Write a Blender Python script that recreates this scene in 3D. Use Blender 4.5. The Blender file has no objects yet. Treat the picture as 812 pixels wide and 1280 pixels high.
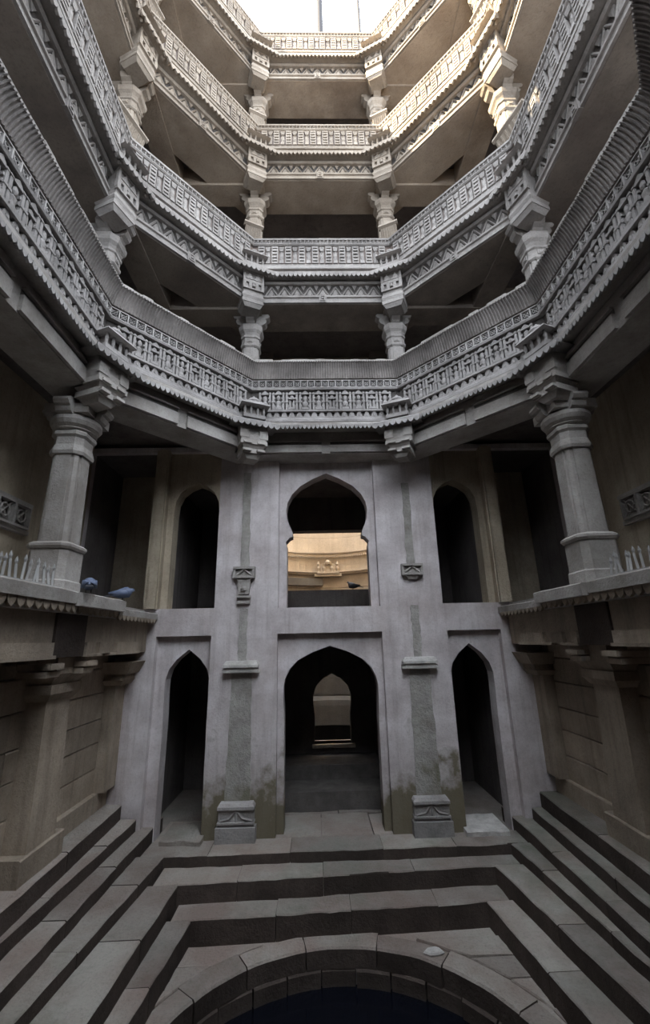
import bpy, math, random
from mathutils import Vector, Matrix, noise
from mathutils.geometry import tessellate_polygon
random.seed(7)
S = bpy.context.scene
COL = S.collection
R = math.radians

# ------------------------------------------------------------------ camera
cd = bpy.data.cameras.new('camera'); cam = bpy.data.objects.new('camera', cd); COL.objects.link(cam)
cd.sensor_fit = 'VERTICAL'; cd.sensor_height = 24.0; cd.lens = 539.2 / 1280 * 24.0; cd.clip_start = .02
def set_cam(loc, pitch, yaw, roll):
    fw = Vector((math.sin(yaw)*math.cos(pitch), math.cos(yaw)*math.cos(pitch), math.sin(pitch)))
    r = Vector((math.cos(yaw), -math.sin(yaw), 0)); u = r.cross(fw)
    r2 = r*math.cos(roll) + u*math.sin(roll); u2 = u*math.cos(roll) - r*math.sin(roll)
    m = Matrix((r2, u2, -fw)).transposed().to_4x4(); m.translation = loc
    cam.matrix_world = m
set_cam(Vector((-.214, -7.7, 2.863)), R(16.54), R(1.314), R(-1.287))
S.camera = cam

# ------------------------------------------------------------------ sky, sun, exposure
w = bpy.data.worlds.new('sky'); S.world = w; w.use_nodes = True
bg = w.node_tree.nodes['Background']; bg.inputs[0].default_value = (.86, .93, 1, 1); bg.inputs[1].default_value = 7.6
_tc = w.node_tree.nodes.new('ShaderNodeTexCoord'); _sx = w.node_tree.nodes.new('ShaderNodeSeparateXYZ'); _mr = w.node_tree.nodes.new('ShaderNodeMapRange')   # overcast sky: horizon a third of the zenith
_mx = w.node_tree.nodes.new('ShaderNodeVectorMath'); _mx.operation = 'SCALE'; _mx.inputs[0].default_value = (.83, .905, 1)
_mr.inputs[1].default_value = 0; _mr.inputs[2].default_value = 1; _mr.inputs[3].default_value = .33; _mr.inputs[4].default_value = 1
for _a, _b in ((_tc.outputs['Generated'], _sx.inputs[0]), (_sx.outputs[2], _mr.inputs[0]), (_mr.outputs[0], _mx.inputs['Scale']), (_mx.outputs[0], bg.inputs[0])): w.node_tree.links.new(_a, _b)

sd = bpy.data.lights.new('sun', 'SUN'); sd.energy = 25; sd.angle = R(.6); sd.color = (1, .84, .58)
sun = bpy.data.objects.new('sun', sd); COL.objects.link(sun)
sun.rotation_euler = Vector((.93, .25, -.885)).to_track_quat('-Z', 'Y').to_euler(); sun.location = (-12, -8, 28)
S.view_settings.view_transform = 'Standard'; S.view_settings.look = 'None'
S.view_settings.exposure = 0.5; S.view_settings.gamma = 1.0; S.view_settings.use_curve_mapping = False
S.cycles.max_bounces = 12; S.cycles.diffuse_bounces = 12

# ------------------------------------------------------------------ materials
def material(name, c1, c2, stain, sc=2.2, bump=.35, rough=.9, amount=.5, rnd=.18, moss=None, streak=0.0, fine=28.0):
    m = bpy.data.materials.new(name); m.use_nodes = True; t = m.node_tree; N = t.nodes; L = t.links
    b = N['Principled BSDF']; b.inputs['Roughness'].default_value = rough
    if 'Specular IOR Level' in b.inputs: b.inputs['Specular IOR Level'].default_value = .25
    g = N.new('ShaderNodeNewGeometry')
    def nz(scale, det=6, rgh=.6, vec=None):
        n = N.new('ShaderNodeTexNoise'); n.inputs['Scale'].default_value = scale; n.inputs['Detail'].default_value = det
        n.inputs['Roughness'].default_value = rgh; L.new(vec or g.outputs['Position'], n.inputs['Vector']); return n.outputs['Fac']
    def ramp(fac, a, bb, lo, hi):
        r = N.new('ShaderNodeValToRGB'); r.color_ramp.elements[0].position = lo; r.color_ramp.elements[1].position = hi
        r.color_ramp.elements[0].color = (*a, 1); r.color_ramp.elements[1].color = (*bb, 1); L.new(fac, r.inputs[0]); return r.outputs[0]
    def mix(fac, a, bcol):
        x = N.new('ShaderNodeMix'); x.data_type = 'RGBA'; L.new(fac, x.inputs[0]); L.new(a, x.inputs[6])
        if isinstance(bcol, tuple): x.inputs[7].default_value = (*bcol, 1)
        else: L.new(bcol, x.inputs[7])
        return x.outputs[2]
    def mth(op, a, bv):
        x = N.new('ShaderNodeMath'); x.operation = op; x.use_clamp = op == 'MULTIPLY'
        L.new(a, x.inputs[0])
        if isinstance(bv, float): x.inputs[1].default_value = bv
        else: L.new(bv, x.inputs[1])
        return x.outputs[0]
    col = ramp(nz(sc, 7), c1, c2, .35, .65)
    fn = nz(fine, 5, .7)
    sp = ramp(fn, (0, 0, 0), (1, 1, 1), .5, .75)
    col = mix(mth('MULTIPLY', sp, .35), col, tuple(x*.62 for x in stain))
    sm = ramp(nz(sc*.45, 9, .68), (0, 0, 0), (1, 1, 1), .5, .68)
    col = mix(mth('MULTIPLY', sm, amount), col, stain)
    if streak:
        mp = N.new('ShaderNodeMapping'); mp.inputs['Scale'].default_value = (5, 5, .35); L.new(g.outputs['Position'], mp.inputs[0])
        st = ramp(nz(1.6, 6, .65, mp.outputs[0]), (0, 0, 0), (1, 1, 1), .5, .7)
        col = mix(mth('MULTIPLY', st, streak), col, tuple(x*.7 for x in stain))
    if moss:
        mc, z0, z1, am, msc = moss
        sx = N.new('ShaderNodeSeparateXYZ'); L.new(g.outputs['Position'], sx.inputs[0])
        mr = N.new('ShaderNodeMapRange'); mr.inputs[1].default_value = z0; mr.inputs[2].default_value = z1
        mr.inputs[3].default_value = .46; mr.inputs[4].default_value = 0.0; L.new(sx.outputs[2], mr.inputs[0])
        a = N.new('ShaderNodeMath'); a.operation = 'ADD'; L.new(nz(msc, 8, .62), a.inputs[0]); L.new(mr.outputs[0], a.inputs[1])
        ab = mth('ABSOLUTE', sx.outputs[0], 0.0); lim = N.new('ShaderNodeMapRange'); L.new(ab, lim.inputs[0])   # damp rises in the two middle piers only
        lim.inputs[1].default_value = 2.0; lim.inputs[2].default_value = 2.3; lim.inputs[3].default_value = 0.0; lim.inputs[4].default_value = .4
        mm = ramp(mth('SUBTRACT', a.outputs[0], lim.outputs[0]), (0, 0, 0), (1, 1, 1), .72, .86)
        col = mix(mth('MULTIPLY', mm, am), col, mc)
    if rnd:
        oi = N.new('ShaderNodeObjectInfo'); h = N.new('ShaderNodeHueSaturation')
        mr = N.new('ShaderNodeMapRange'); mr.inputs[3].default_value = 1-rnd; mr.inputs[4].default_value = 1+rnd
        L.new(oi.outputs['Random'], mr.inputs[0]); L.new(mr.outputs[0], h.inputs['Value']); L.new(col, h.inputs['Color']); col = h.outputs[0]
    L.new(col, b.inputs['Base Color'])
    bp = N.new('ShaderNodeBump'); bp.inputs['Strength'].default_value = bump; bp.inputs['Distance'].default_value = .03
    ad = N.new('ShaderNodeMath'); ad.operation = 'ADD'; L.new(fn, ad.inputs[0]); L.new(nz(sc*3, 6), ad.inputs[1])
    L.new(ad.outputs[0], bp.inputs['Height']); L.new(bp.outputs[0], b.inputs['Normal'])
    return m
def plain(name, c, rough=.6, metal=0.0):
    m = bpy.data.materials.new(name); m.use_nodes = True; t = m.node_tree; b = t.nodes['Principled BSDF']
    n = t.nodes.new('ShaderNodeTexNoise'); n.inputs['Scale'].default_value = 30
    r = t.nodes.new('ShaderNodeValToRGB'); r.color_ramp.elements[0].color = (*[x*.75 for x in c], 1); r.color_ramp.elements[1].color = (*c, 1)
    t.links.new(n.outputs['Fac'], r.inputs[0]); t.links.new(r.outputs[0], b.inputs['Base Color'])
    b.inputs['Roughness'].default_value = rough; b.inputs['Metallic'].default_value = metal
    return m
M = {}
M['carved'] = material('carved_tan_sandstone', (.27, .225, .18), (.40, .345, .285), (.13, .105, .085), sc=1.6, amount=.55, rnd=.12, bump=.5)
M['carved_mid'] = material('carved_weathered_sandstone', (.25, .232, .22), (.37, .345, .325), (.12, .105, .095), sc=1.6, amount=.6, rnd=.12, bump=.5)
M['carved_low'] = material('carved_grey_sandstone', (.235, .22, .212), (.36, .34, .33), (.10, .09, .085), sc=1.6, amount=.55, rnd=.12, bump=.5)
M['carved_light'] = material('pale_lattice_stone', (.33, .31, .30), (.48, .455, .44), (.15, .135, .125), sc=2, amount=.4, rnd=.1, bump=.4)
M['grime_shade'] = material('grimy_shaded_recess_stone', (.075, .068, .064), (.13, .118, .11), (.05, .044, .04), sc=3, amount=.4, rnd=0, bump=.4)  # recess colour carries both dirt and the shade of its depth
M['grime_shade_warm'] = material('red_grimy_shaded_recess_stone', (.16, .125, .11), (.24, .195, .175), (.09, .075, .07), sc=3, amount=.4, rnd=0, bump=.4)  # reddish backing, dirt and recess shade mixed into one colour
M['rib_high'] = material('worn_rib_edge_stone', (.16, .145, .135), (.29, .265, .25), (.09, .08, .075), sc=2.5, amount=.5, rnd=0, bump=.4)
M['gallery'] = material('tan_gallery_wall', (.36, .30, .225), (.50, .43, .33), (.17, .14, .105), sc=1.1, amount=.6, rnd=.1, bump=.4, streak=.4)
M['rib'] = material('ribbed_dark_sandstone', (.17, .15, .14), (.30, .27, .25), (.10, .088, .08), sc=2.5, amount=.5, rnd=0, bump=.4)
M['inner'] = material('dark_inner_masonry', (.125, .11, .105), (.19, .17, .16), (.065, .058, .054), sc=.9, amount=.7, rnd=.05, streak=.4)  # one dark tone for inner walls, ceilings and passages
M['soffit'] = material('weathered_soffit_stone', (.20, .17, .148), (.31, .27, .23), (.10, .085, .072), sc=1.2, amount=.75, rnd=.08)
M['soffit_tan'] = material('sun_bounce_tan_stone', (.32, .255, .195), (.46, .38, .30), (.17, .13, .10), sc=1.2, amount=.75, rnd=.08, bump=.5)  # warm sun bounce put into the colour of the upper soffits
M['plaster'] = material('old_lime_plaster', (.43, .385, .38), (.66, .615, .615), (.33, .265, .24), sc=1.7, amount=.6, rnd=0, bump=.2, streak=.35, moss=((.12, .10, .055), .1, 2.0, .9, 1.7))
M['broken'] = material('bare_patch_stone', (.30, .28, .26), (.42, .40, .37), (.2, .18, .15), sc=4, amount=.6, rnd=0, bump=.6, moss=((.13, .12, .075), -.1, 1.9, .75, 2.0))
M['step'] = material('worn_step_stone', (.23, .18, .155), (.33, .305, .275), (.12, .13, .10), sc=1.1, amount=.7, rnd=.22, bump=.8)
M['riser'] = material('damp_shaded_brown_stone', (.05, .038, .032), (.09, .07, .06), (.035, .03, .025), sc=1.8, amount=.5, rnd=.2, bump=.5)
M['block'] = material('brown_wall_block', (.27, .22, .17), (.41, .34, .27), (.12, .10, .082), sc=1.3, amount=.5, rnd=.2, bump=.45, streak=.35)
M['ledge'] = material('ledge_grey_stone', (.28, .255, .235), (.43, .405, .38), (.15, .13, .11), sc=1.8, amount=.5, rnd=.1, bump=.4)
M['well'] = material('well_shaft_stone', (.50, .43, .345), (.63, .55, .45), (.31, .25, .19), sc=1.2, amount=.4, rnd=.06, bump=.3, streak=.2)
M['well_low'] = material('dimmed_grey_well_stone', (.14, .128, .113), (.2, .185, .165), (.1, .09, .08), sc=1.2, amount=.5, rnd=.08, bump=.3)  # lower shaft stone darkened in colour for light fading with depth
M['water'] = plain('still_dark_water', (.004, .005, .009), .12)
M['hole'] = plain('dark_hole_shade', (.035, .032, .03), .9)  # near-black colour stands in for shade in the lattice holes and well opening
M['iron'] = plain('pale_painted_iron', (.42, .41, .40), .6, .2)
M['post'] = plain('dark_post', (.022, .018, .02), .8)
M['pigeon'] = plain('slate_feathers', (.12, .15, .235), .6)
M['pigeon_dark'] = plain('dark_feathers', (.05, .05, .06), .6)
M['beak'] = plain('beak_horn', (.12, .10, .09), .5)
M['chalk'] = material('chalky_deposit', (.40, .38, .36), (.58, .56, .53), (.25, .23, .2), sc=5, amount=.5, rnd=0)

# ------------------------------------------------------------------ mesh helpers
class MB:
    def __init__(s): s.v = []; s.f = []
    def add(s, v, f):
        n = len(s.v); s.v += [tuple(x) for x in v]; s.f += [tuple(i+n for i in q) for q in f]; return s
    def box(s, x0, x1, y0, y1, z0, z1):
        return s.add([(x0,y0,z0),(x1,y0,z0),(x1,y1,z0),(x0,y1,z0),(x0,y0,z1),(x1,y0,z1),(x1,y1,z1),(x0,y1,z1)],
                     [(0,3,2,1),(4,5,6,7),(0,1,5,4),(1,2,6,5),(2,3,7,6),(3,0,4,7)])
    def taper(s, x, y, z0, z1, a0, b0, a1, b1):   # frustum: half sizes a(x) b(y) at z0 / z1
        return s.add([(x-a0,y-b0,z0),(x+a0,y-b0,z0),(x+a0,y+b0,z0),(x-a0,y+b0,z0),(x-a1,y-b1,z1),(x+a1,y-b1,z1),(x+a1,y+b1,z1),(x-a1,y+b1,z1)],
                     [(0,3,2,1),(4,5,6,7),(0,1,5,4),(1,2,6,5),(2,3,7,6),(3,0,4,7)])
    def poly_y(s, pts, y0, y1):      # polygon in xz (counter-clockwise seen from -y), extruded y0 (front) -> y1
        n = len(pts)
        s.add([(x, y0, z) for x, z in pts]+[(x, y1, z) for x, z in pts],
              [tuple(range(n)), tuple(range(2*n-1, n-1, -1))]+[(i, i+n, (i+1) % n+n, (i+1) % n) for i in range(n)]); return s
    def poly_x(s, pts, x0, x1):      # polygon in (y,z), extruded in x
        n = len(pts)
        return s.add([(x0, y, z) for y, z in pts]+[(x1, y, z) for y, z in pts],
              [tuple(range(n)), tuple(range(2*n-1, n-1, -1))]+[(i, i+n, (i+1) % n+n, (i+1) % n) for i in range(n)])
    def poly_z(s, pts, z0, z1):
        n = len(pts)
        return s.add([(x, y, z0) for x, y in pts]+[(x, y, z1) for x, y in pts],
              [tuple(range(n-1, -1, -1)), tuple(range(n, 2*n))]+[(i, (i+1) % n, (i+1) % n+n, i+n) for i in range(n)])
    def lathe(s, prof, n=12, x=0, y=0, rot=0.0, sq=1.0):
        v = []; f = []; k = len(prof)
        for r, z in prof:
            for i in range(n):
                a = rot+2*math.pi*i/n; v.append((x+r*math.cos(a), y+r*math.sin(a)*sq, z))
        for j in range(k-1):
            for i in range(n): f.append((j*n+i, j*n+(i+1) % n, (j+1)*n+(i+1) % n, (j+1)*n+i))
        f.append(tuple(range(n-1, -1, -1))); f.append(tuple(range((k-1)*n, k*n)))
        return s.add(v, f)
    def loft(s, rings):
        n = len(rings[0]); v = [p for r in rings for p in r]; f = []
        for j in range(len(rings)-1):
            for i in range(n): f.append((j*n+i, j*n+(i+1) % n, (j+1)*n+(i+1) % n, (j+1)*n+i))
        f.append(tuple(range(n-1, -1, -1))); f.append(tuple(range((len(rings)-1)*n, len(rings)*n)))
        return s.add(v, f)
    def bar(s, p, q, r):             # square bar between two points
        p = Vector(p); q = Vector(q); d = (q-p).normalized(); a = d.orthogonal().normalized(); b = d.cross(a)
        return s.loft([[c+a*r+b*r, c-a*r+b*r, c-a*r-b*r, c+a*r-b*r] for c in (p, q)])
    def mesh(s, name, m, smooth=False):
        me = bpy.data.meshes.new(name); me.from_pydata(s.v, [], s.f); me.update(); me.materials.append(m)
        import bmesh
        b = bmesh.new(); b.from_mesh(me); bmesh.ops.recalc_face_normals(b, faces=b.faces); b.to_mesh(me); b.free()
        if smooth:
            for p in me.polygons: p.use_smooth = True
        return me
def link(name, me, parent=None, loc=None, rz=0.0, kind=None):
    o = bpy.data.objects.new(name, me); COL.objects.link(o)
    if parent: o.parent = parent
    if loc is not None: o.location = loc
    if rz: o.rotation_euler = (0, 0, rz)
    if kind: o['kind'] = kind
    return o
def obj(name, mb, m, parent=None, kind=None, smooth=False, loc=None, rz=0.0):
    return link(name, mb.mesh(name, m, smooth), parent, loc, rz, kind)
def thing(name, label, cat, loc=(0, 0, 0), rz=0.0, group=None):
    o = bpy.data.objects.new(name, None); o.empty_display_size = .1; COL.objects.link(o)
    o.location = loc; o.rotation_euler = (0, 0, rz); o['label'] = label; o['category'] = cat
    if group: o['group'] = group
    return o
def tag(o, label, cat, group=None):
    o['label'] = label; o['category'] = cat
    if group: o['group'] = group
    return o
CACHE = {}
def cached(key, fn):
    if key not in CACHE: CACHE[key] = fn()
    return CACHE[key]
def plate(outer, holes, y0, y1):
    """wall slab in the xz plane between y0 (front) and y1 with shaped holes (all in xz)"""
    mb = MB(); loops = [outer]+holes
    flat = [p for l in loops for p in l]
    tris = tessellate_polygon([[Vector((x, z, 0)) for x, z in l] for l in loops])
    n = len(flat)
    mb.add([(x, y0, z) for x, z in flat]+[(x, y1, z) for x, z in flat],
           [t for t in tris]+[(t[2]+n, t[1]+n, t[0]+n) for t in tris])
    k = 0
    for l in loops:
        c = len(l); mb.f += [(k+i, k+(i+1) % c, k+(i+1) % c+n, k+i+n) for i in range(c)]; k += c
    return mb
def block(p, z0, z1, n=5, jit=.008, seed=0):
    """stone block over plan quad p[0..3] (0-1 long edge A, 3-2 long edge B), uneven edges"""
    mb = MB(); rings = []
    for i in range(n+1):
        t = i/n; a = Vector((*p[0], 0)).lerp(Vector((*p[1], 0)), t); b = Vector((*p[3], 0)).lerp(Vector((*p[2], 0)), t)
        d = (b-a); e = d.normalized()*min(.014, d.length*.1)
        def j(k): return noise.noise(Vector((t*4.1+seed*3.3, k*7.7, seed*1.9)))*jit
        rings.append([(a.x, a.y, z0), (b.x, b.y, z0), (b.x, b.y, z1+j(1)-.012), (b.x-e.x, b.y-e.y, z1+j(2)), (a.x+e.x*(1+8*j(5)), a.y+e.y*(1+8*j(5)), z1+j(3)), (a.x+j(4), a.y+j(6), z1+j(3)-.013)])
    mb.loft(rings); return mb

# ------------------------------------------------------------------ octagon helper
def offset_poly(pts, o):
    n = len(pts); out = []
    for i in range(n):
        p0, p1, p2 = [Vector(pts[k % n]) for k in (i-1, i, i+1)]
        d1 = (p1-p0).normalized(); d2 = (p2-p1).normalized()
        n1 = Vector((d1.y, -d1.x)); n2 = Vector((d2.y, -d2.x))          # inward (to the void)
        out.append(p1+(n1+n2)/(1+n1.dot(n2))*o)
    return out
class Face:
    def __init__(s, poly, i):
        s.poly = poly; s.i = i; n = len(poly); a, b = Vector(poly[i]), Vector(poly[(i+1) % n])
        s.mid = (a+b)/2; s.d = (b-a).normalized(); s.out = Vector((-s.d.y, s.d.x)); s.rz = math.atan2(s.d.y, s.d.x)
        q0 = offset_poly(poly, 1.0); s.l0 = (a-s.mid).dot(s.d); s.r0 = (b-s.mid).dot(s.d)
        s.l1 = (q0[i]-s.mid).dot(s.d); s.r1 = (q0[(i+1) % n]-s.mid).dot(s.d)
    def uL(s, o): return s.l0+(s.l1-s.l0)*o
    def uR(s, o): return s.r0+(s.r1-s.r0)*o
    def prism(s, mb, prof, tl=0.0, tr=0.0):   # prof: list of (offset to the void, z); mitred at the corners
        n = len(prof)
        mb.add([(s.uL(o)+tl, -o, z) for o, z in prof]+[(s.uR(o)-tr, -o, z) for o, z in prof],
               [tuple(range(n)), tuple(range(2*n-1, n-1, -1))]+[(i, (i+1) % n, (i+1) % n+n, i+n) for i in range(n)])
        return mb
    def root(s, name, label, cat, z=0.0, group=None):
        return thing(name, label, cat, (s.mid.x, s.mid.y, z), s.rz, group)
# faces, seen from the void: 0 back, 1 right diagonal, 2 right side, 3 near right, 4 front, 5 near left, 6 left side, 7 left diagonal
def octagon(a, y1, b, y2, y3, y4, back):
    v = [(-a, y1), (a, y1), (b, y2), (b, y3), (a, y4), (-a, y4), (-b, y3), (-b, y2)]
    return [tuple(p) for p in offset_poly(v, -back)]
OCT1 = [tuple(p) for p in offset_poly([(-1.29, -.79), (1.29, -.79), (2.96, -2.60), (2.96, -4.97), (1.29, -6.9), (-1.29, -7.1), (-2.96, -5.6), (-2.96, -2.60)], -.60)]
OCT2 = octagon(1.37, -.81, 3.08, -2.64, -5.10, -6.9, .45)
SIDE = {0: 'back side', 1: 'right diagonal side', 2: 'right side', 6: 'left side', 7: 'left diagonal side', 3: 'near right diagonal'}

# ------------------------------------------------------------------ small carved pieces (local: x along, -y to the viewer, z up)
def tooth_mesh(w, h, m):
    def f():
        mb = MB(); a = w*.47
        mb.poly_y([(-a, 0), (-a, -h*.35), (-a*.72, -h*.72), (0, -h), (a*.72, -h*.72), (a, -h*.35), (a, 0)], -.018, .018)
        return mb.mesh('tooth', m)
    return cached(('tooth', round(w, 3), h, m.name), f)
def tooth_strip(n, u0, u1, y, z, h, m, mb):
    w = (u1-u0)/n; a = w*.47
    for k in range(n):
        c = u0+w*(k+.5)
        mb.poly_y([(c-a, z), (c-a, z-h*.35), (c, z-h), (c+a, z-h*.35), (c+a, z)], y-.018, y+.018)
def figure_panel(w, h, m, kind):
    def f():
        mb = MB(); a = w/2
        for s in (-1, 1):
            mb.box(s*a*.80-.018, s*a*.80+.018, -.052, 0, .0, h*.8); mb.box(s*a*.80-.026, s*a*.80+.026, -.06, 0, h*.36, h*.44)
            mb.taper(s*a*.80, -.03, h*.8, h*.93, .03, .03, .008, .01)
        mb.box(-a*.56, a*.56, -.062, 0, 0, h*.11)
        if kind % 3 == 0:
            mb.lathe([(.02, h*.11), (a*.46, h*.22), (a*.5, h*.34), (a*.22, h*.46), (a*.34, h*.56), (a*.3, h*.7), (a*.1, h*.76)], 8, 0, -.02, 0, .55)
        elif kind % 3 == 1:
            mb.lathe([(a*.5, h*.11), (a*.36, h*.25), (a*.5, h*.4), (a*.16, h*.5)], 6, 0, -.02, 0, .55)
            mb.lathe([(a*.12, h*.5), (a*.3, h*.58), (a*.3, h*.68), (a*.05, h*.78)], 8, 0, -.03, 0, .6)
        else:
            for s in (-1, 1): mb.lathe([(.02, h*.12), (a*.22, h*.24), (a*.2, h*.42), (a*.06, h*.54)], 6, s*a*.3, -.02, 0, .7)
            mb.box(-a*.5, a*.5, -.05, 0, h*.54, h*.62); mb.lathe([(a*.3, h*.62), (a*.34, h*.7), (a*.05, h*.8)], 8, 0, -.02, 0, .6)
        mb.poly_y([(-a*.66, h*.78), (a*.66, h*.78), (a*.42, h*.88), (0, h*.99), (-a*.42, h*.88)], -.055, 0)
        for s in (-1, 1):
            for q in (.2, .42, .62): mb.box(s*a*.6-.012, s*a*.6+.012, -.04, 0, h*q-.018, h*q+.018)
        return mb.mesh('carved_panel', m)
    return cached(('fig', round(w, 3), h, m.name, kind % 3), f)
def slot_panel(w, h, m):
    def f():
        mb = MB(); a = w/2
        for s in (-1, 1): mb.box(s*a*.82-.011, s*a*.82+.011, -.045, 0, h*.06, h*.94)
        for q in (.2, .38, .56, .74): mb.box(-a*.72, a*.72, -.055, 0, h*q-.022, h*q+.022)
        mb.box(-a, a, -.05, 0, h*.86, h*.94); mb.box(-a, a, -.055, 0, .0, h*.08)
        return mb.mesh('slotted_panel', m)
    return cached(('slot', round(w, 3), h, m.name), f)
def pillar_panel(w, h, m):
    def f():
        mb = MB(); a = w/2
        mb.box(-a*.62, a*.62, -.012, .02, 0, h)
        mb.taper(0, -.01, 0, h*.2, a*.7, .045, a*.5, .03); mb.lathe([(a*.4, h*.2), (a*.62, h*.42), (a*.3, h*.62), (a*.5, h*.7)], 6, 0, -.01, 0, .6)
        mb.taper(0, -.01, h*.7, h*.9, a*.5, .03, a*.8, .045)
        return mb.mesh('pillar_panel', m)
    return cached(('pil', round(w, 3), h, m.name), f)
def lattice_mesh(w, h, m):
    def f():
        mb = MB(); a = w/2; t = min(w, h)*.07; d = min(w, h)*.3
        mb.box(-a, -a+t, -d, .0, 0, h); mb.box(a-t, a, -d, .0, 0, h); mb.box(-a+t, a-t, -d, 0, 0, t*1.3); mb.box(-a+t, a-t, -d, 0, h-t*1.3, h)
        for q in (-1, 1): mb.bar((-a*.9*q, -d*.55, h*.06), (a*.9*q, -d*.55, h*.94), t*.42)
        rr = min(a, h/2)*.55; n = 8
        for k in range(n):
            p0, p1 = 2*math.pi*k/n, 2*math.pi*(k+1)/n
            mb.bar((rr*math.cos(p0), -d*.75, h/2+rr*math.sin(p0)), (rr*math.cos(p1), -d*.75, h/2+rr*math.sin(p1)), t*.4)
        return mb.mesh('lattice_cell', m)
    return cached(('lat', round(w, 3), h, m.name), f)
def leaf_mesh(w, h, m):
    def f():
        mb = MB(); a = w/2
        for s in (-1, 1):
            mb.bar((s*a*.96, -.02, h*.06), (0, -.02, h*.9), .013); mb.bar((s*a*.5, -.02, h*.05), (s*a*.05, -.02, h*.55), .010)
        mb.poly_y([(-a*.24, h*.08), (a*.24, h*.08), (a*.3, h*.3), (0, h*.62), (-a*.3, h*.3)], -.035, 0)
        mb.poly_y([(-a, h), (-a, h*.55), (-a*.6, h)], -.028, 0); mb.poly_y([(a, h*.55), (a, h), (a*.6, h)], -.028, 0)
        return mb.mesh('frieze_leaf', m)
    return cached(('leaf', round(w, 3), h, m.name), f)
def row(parent, name, me_fn, n, u0, u1, y, z):
    w = (u1-u0)/n; out = []
    for k in range(n):
        me = me_fn(k, w); out.append(link(name, me, parent, (u0+w*(k+.5), y, z)))
    return out

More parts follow.
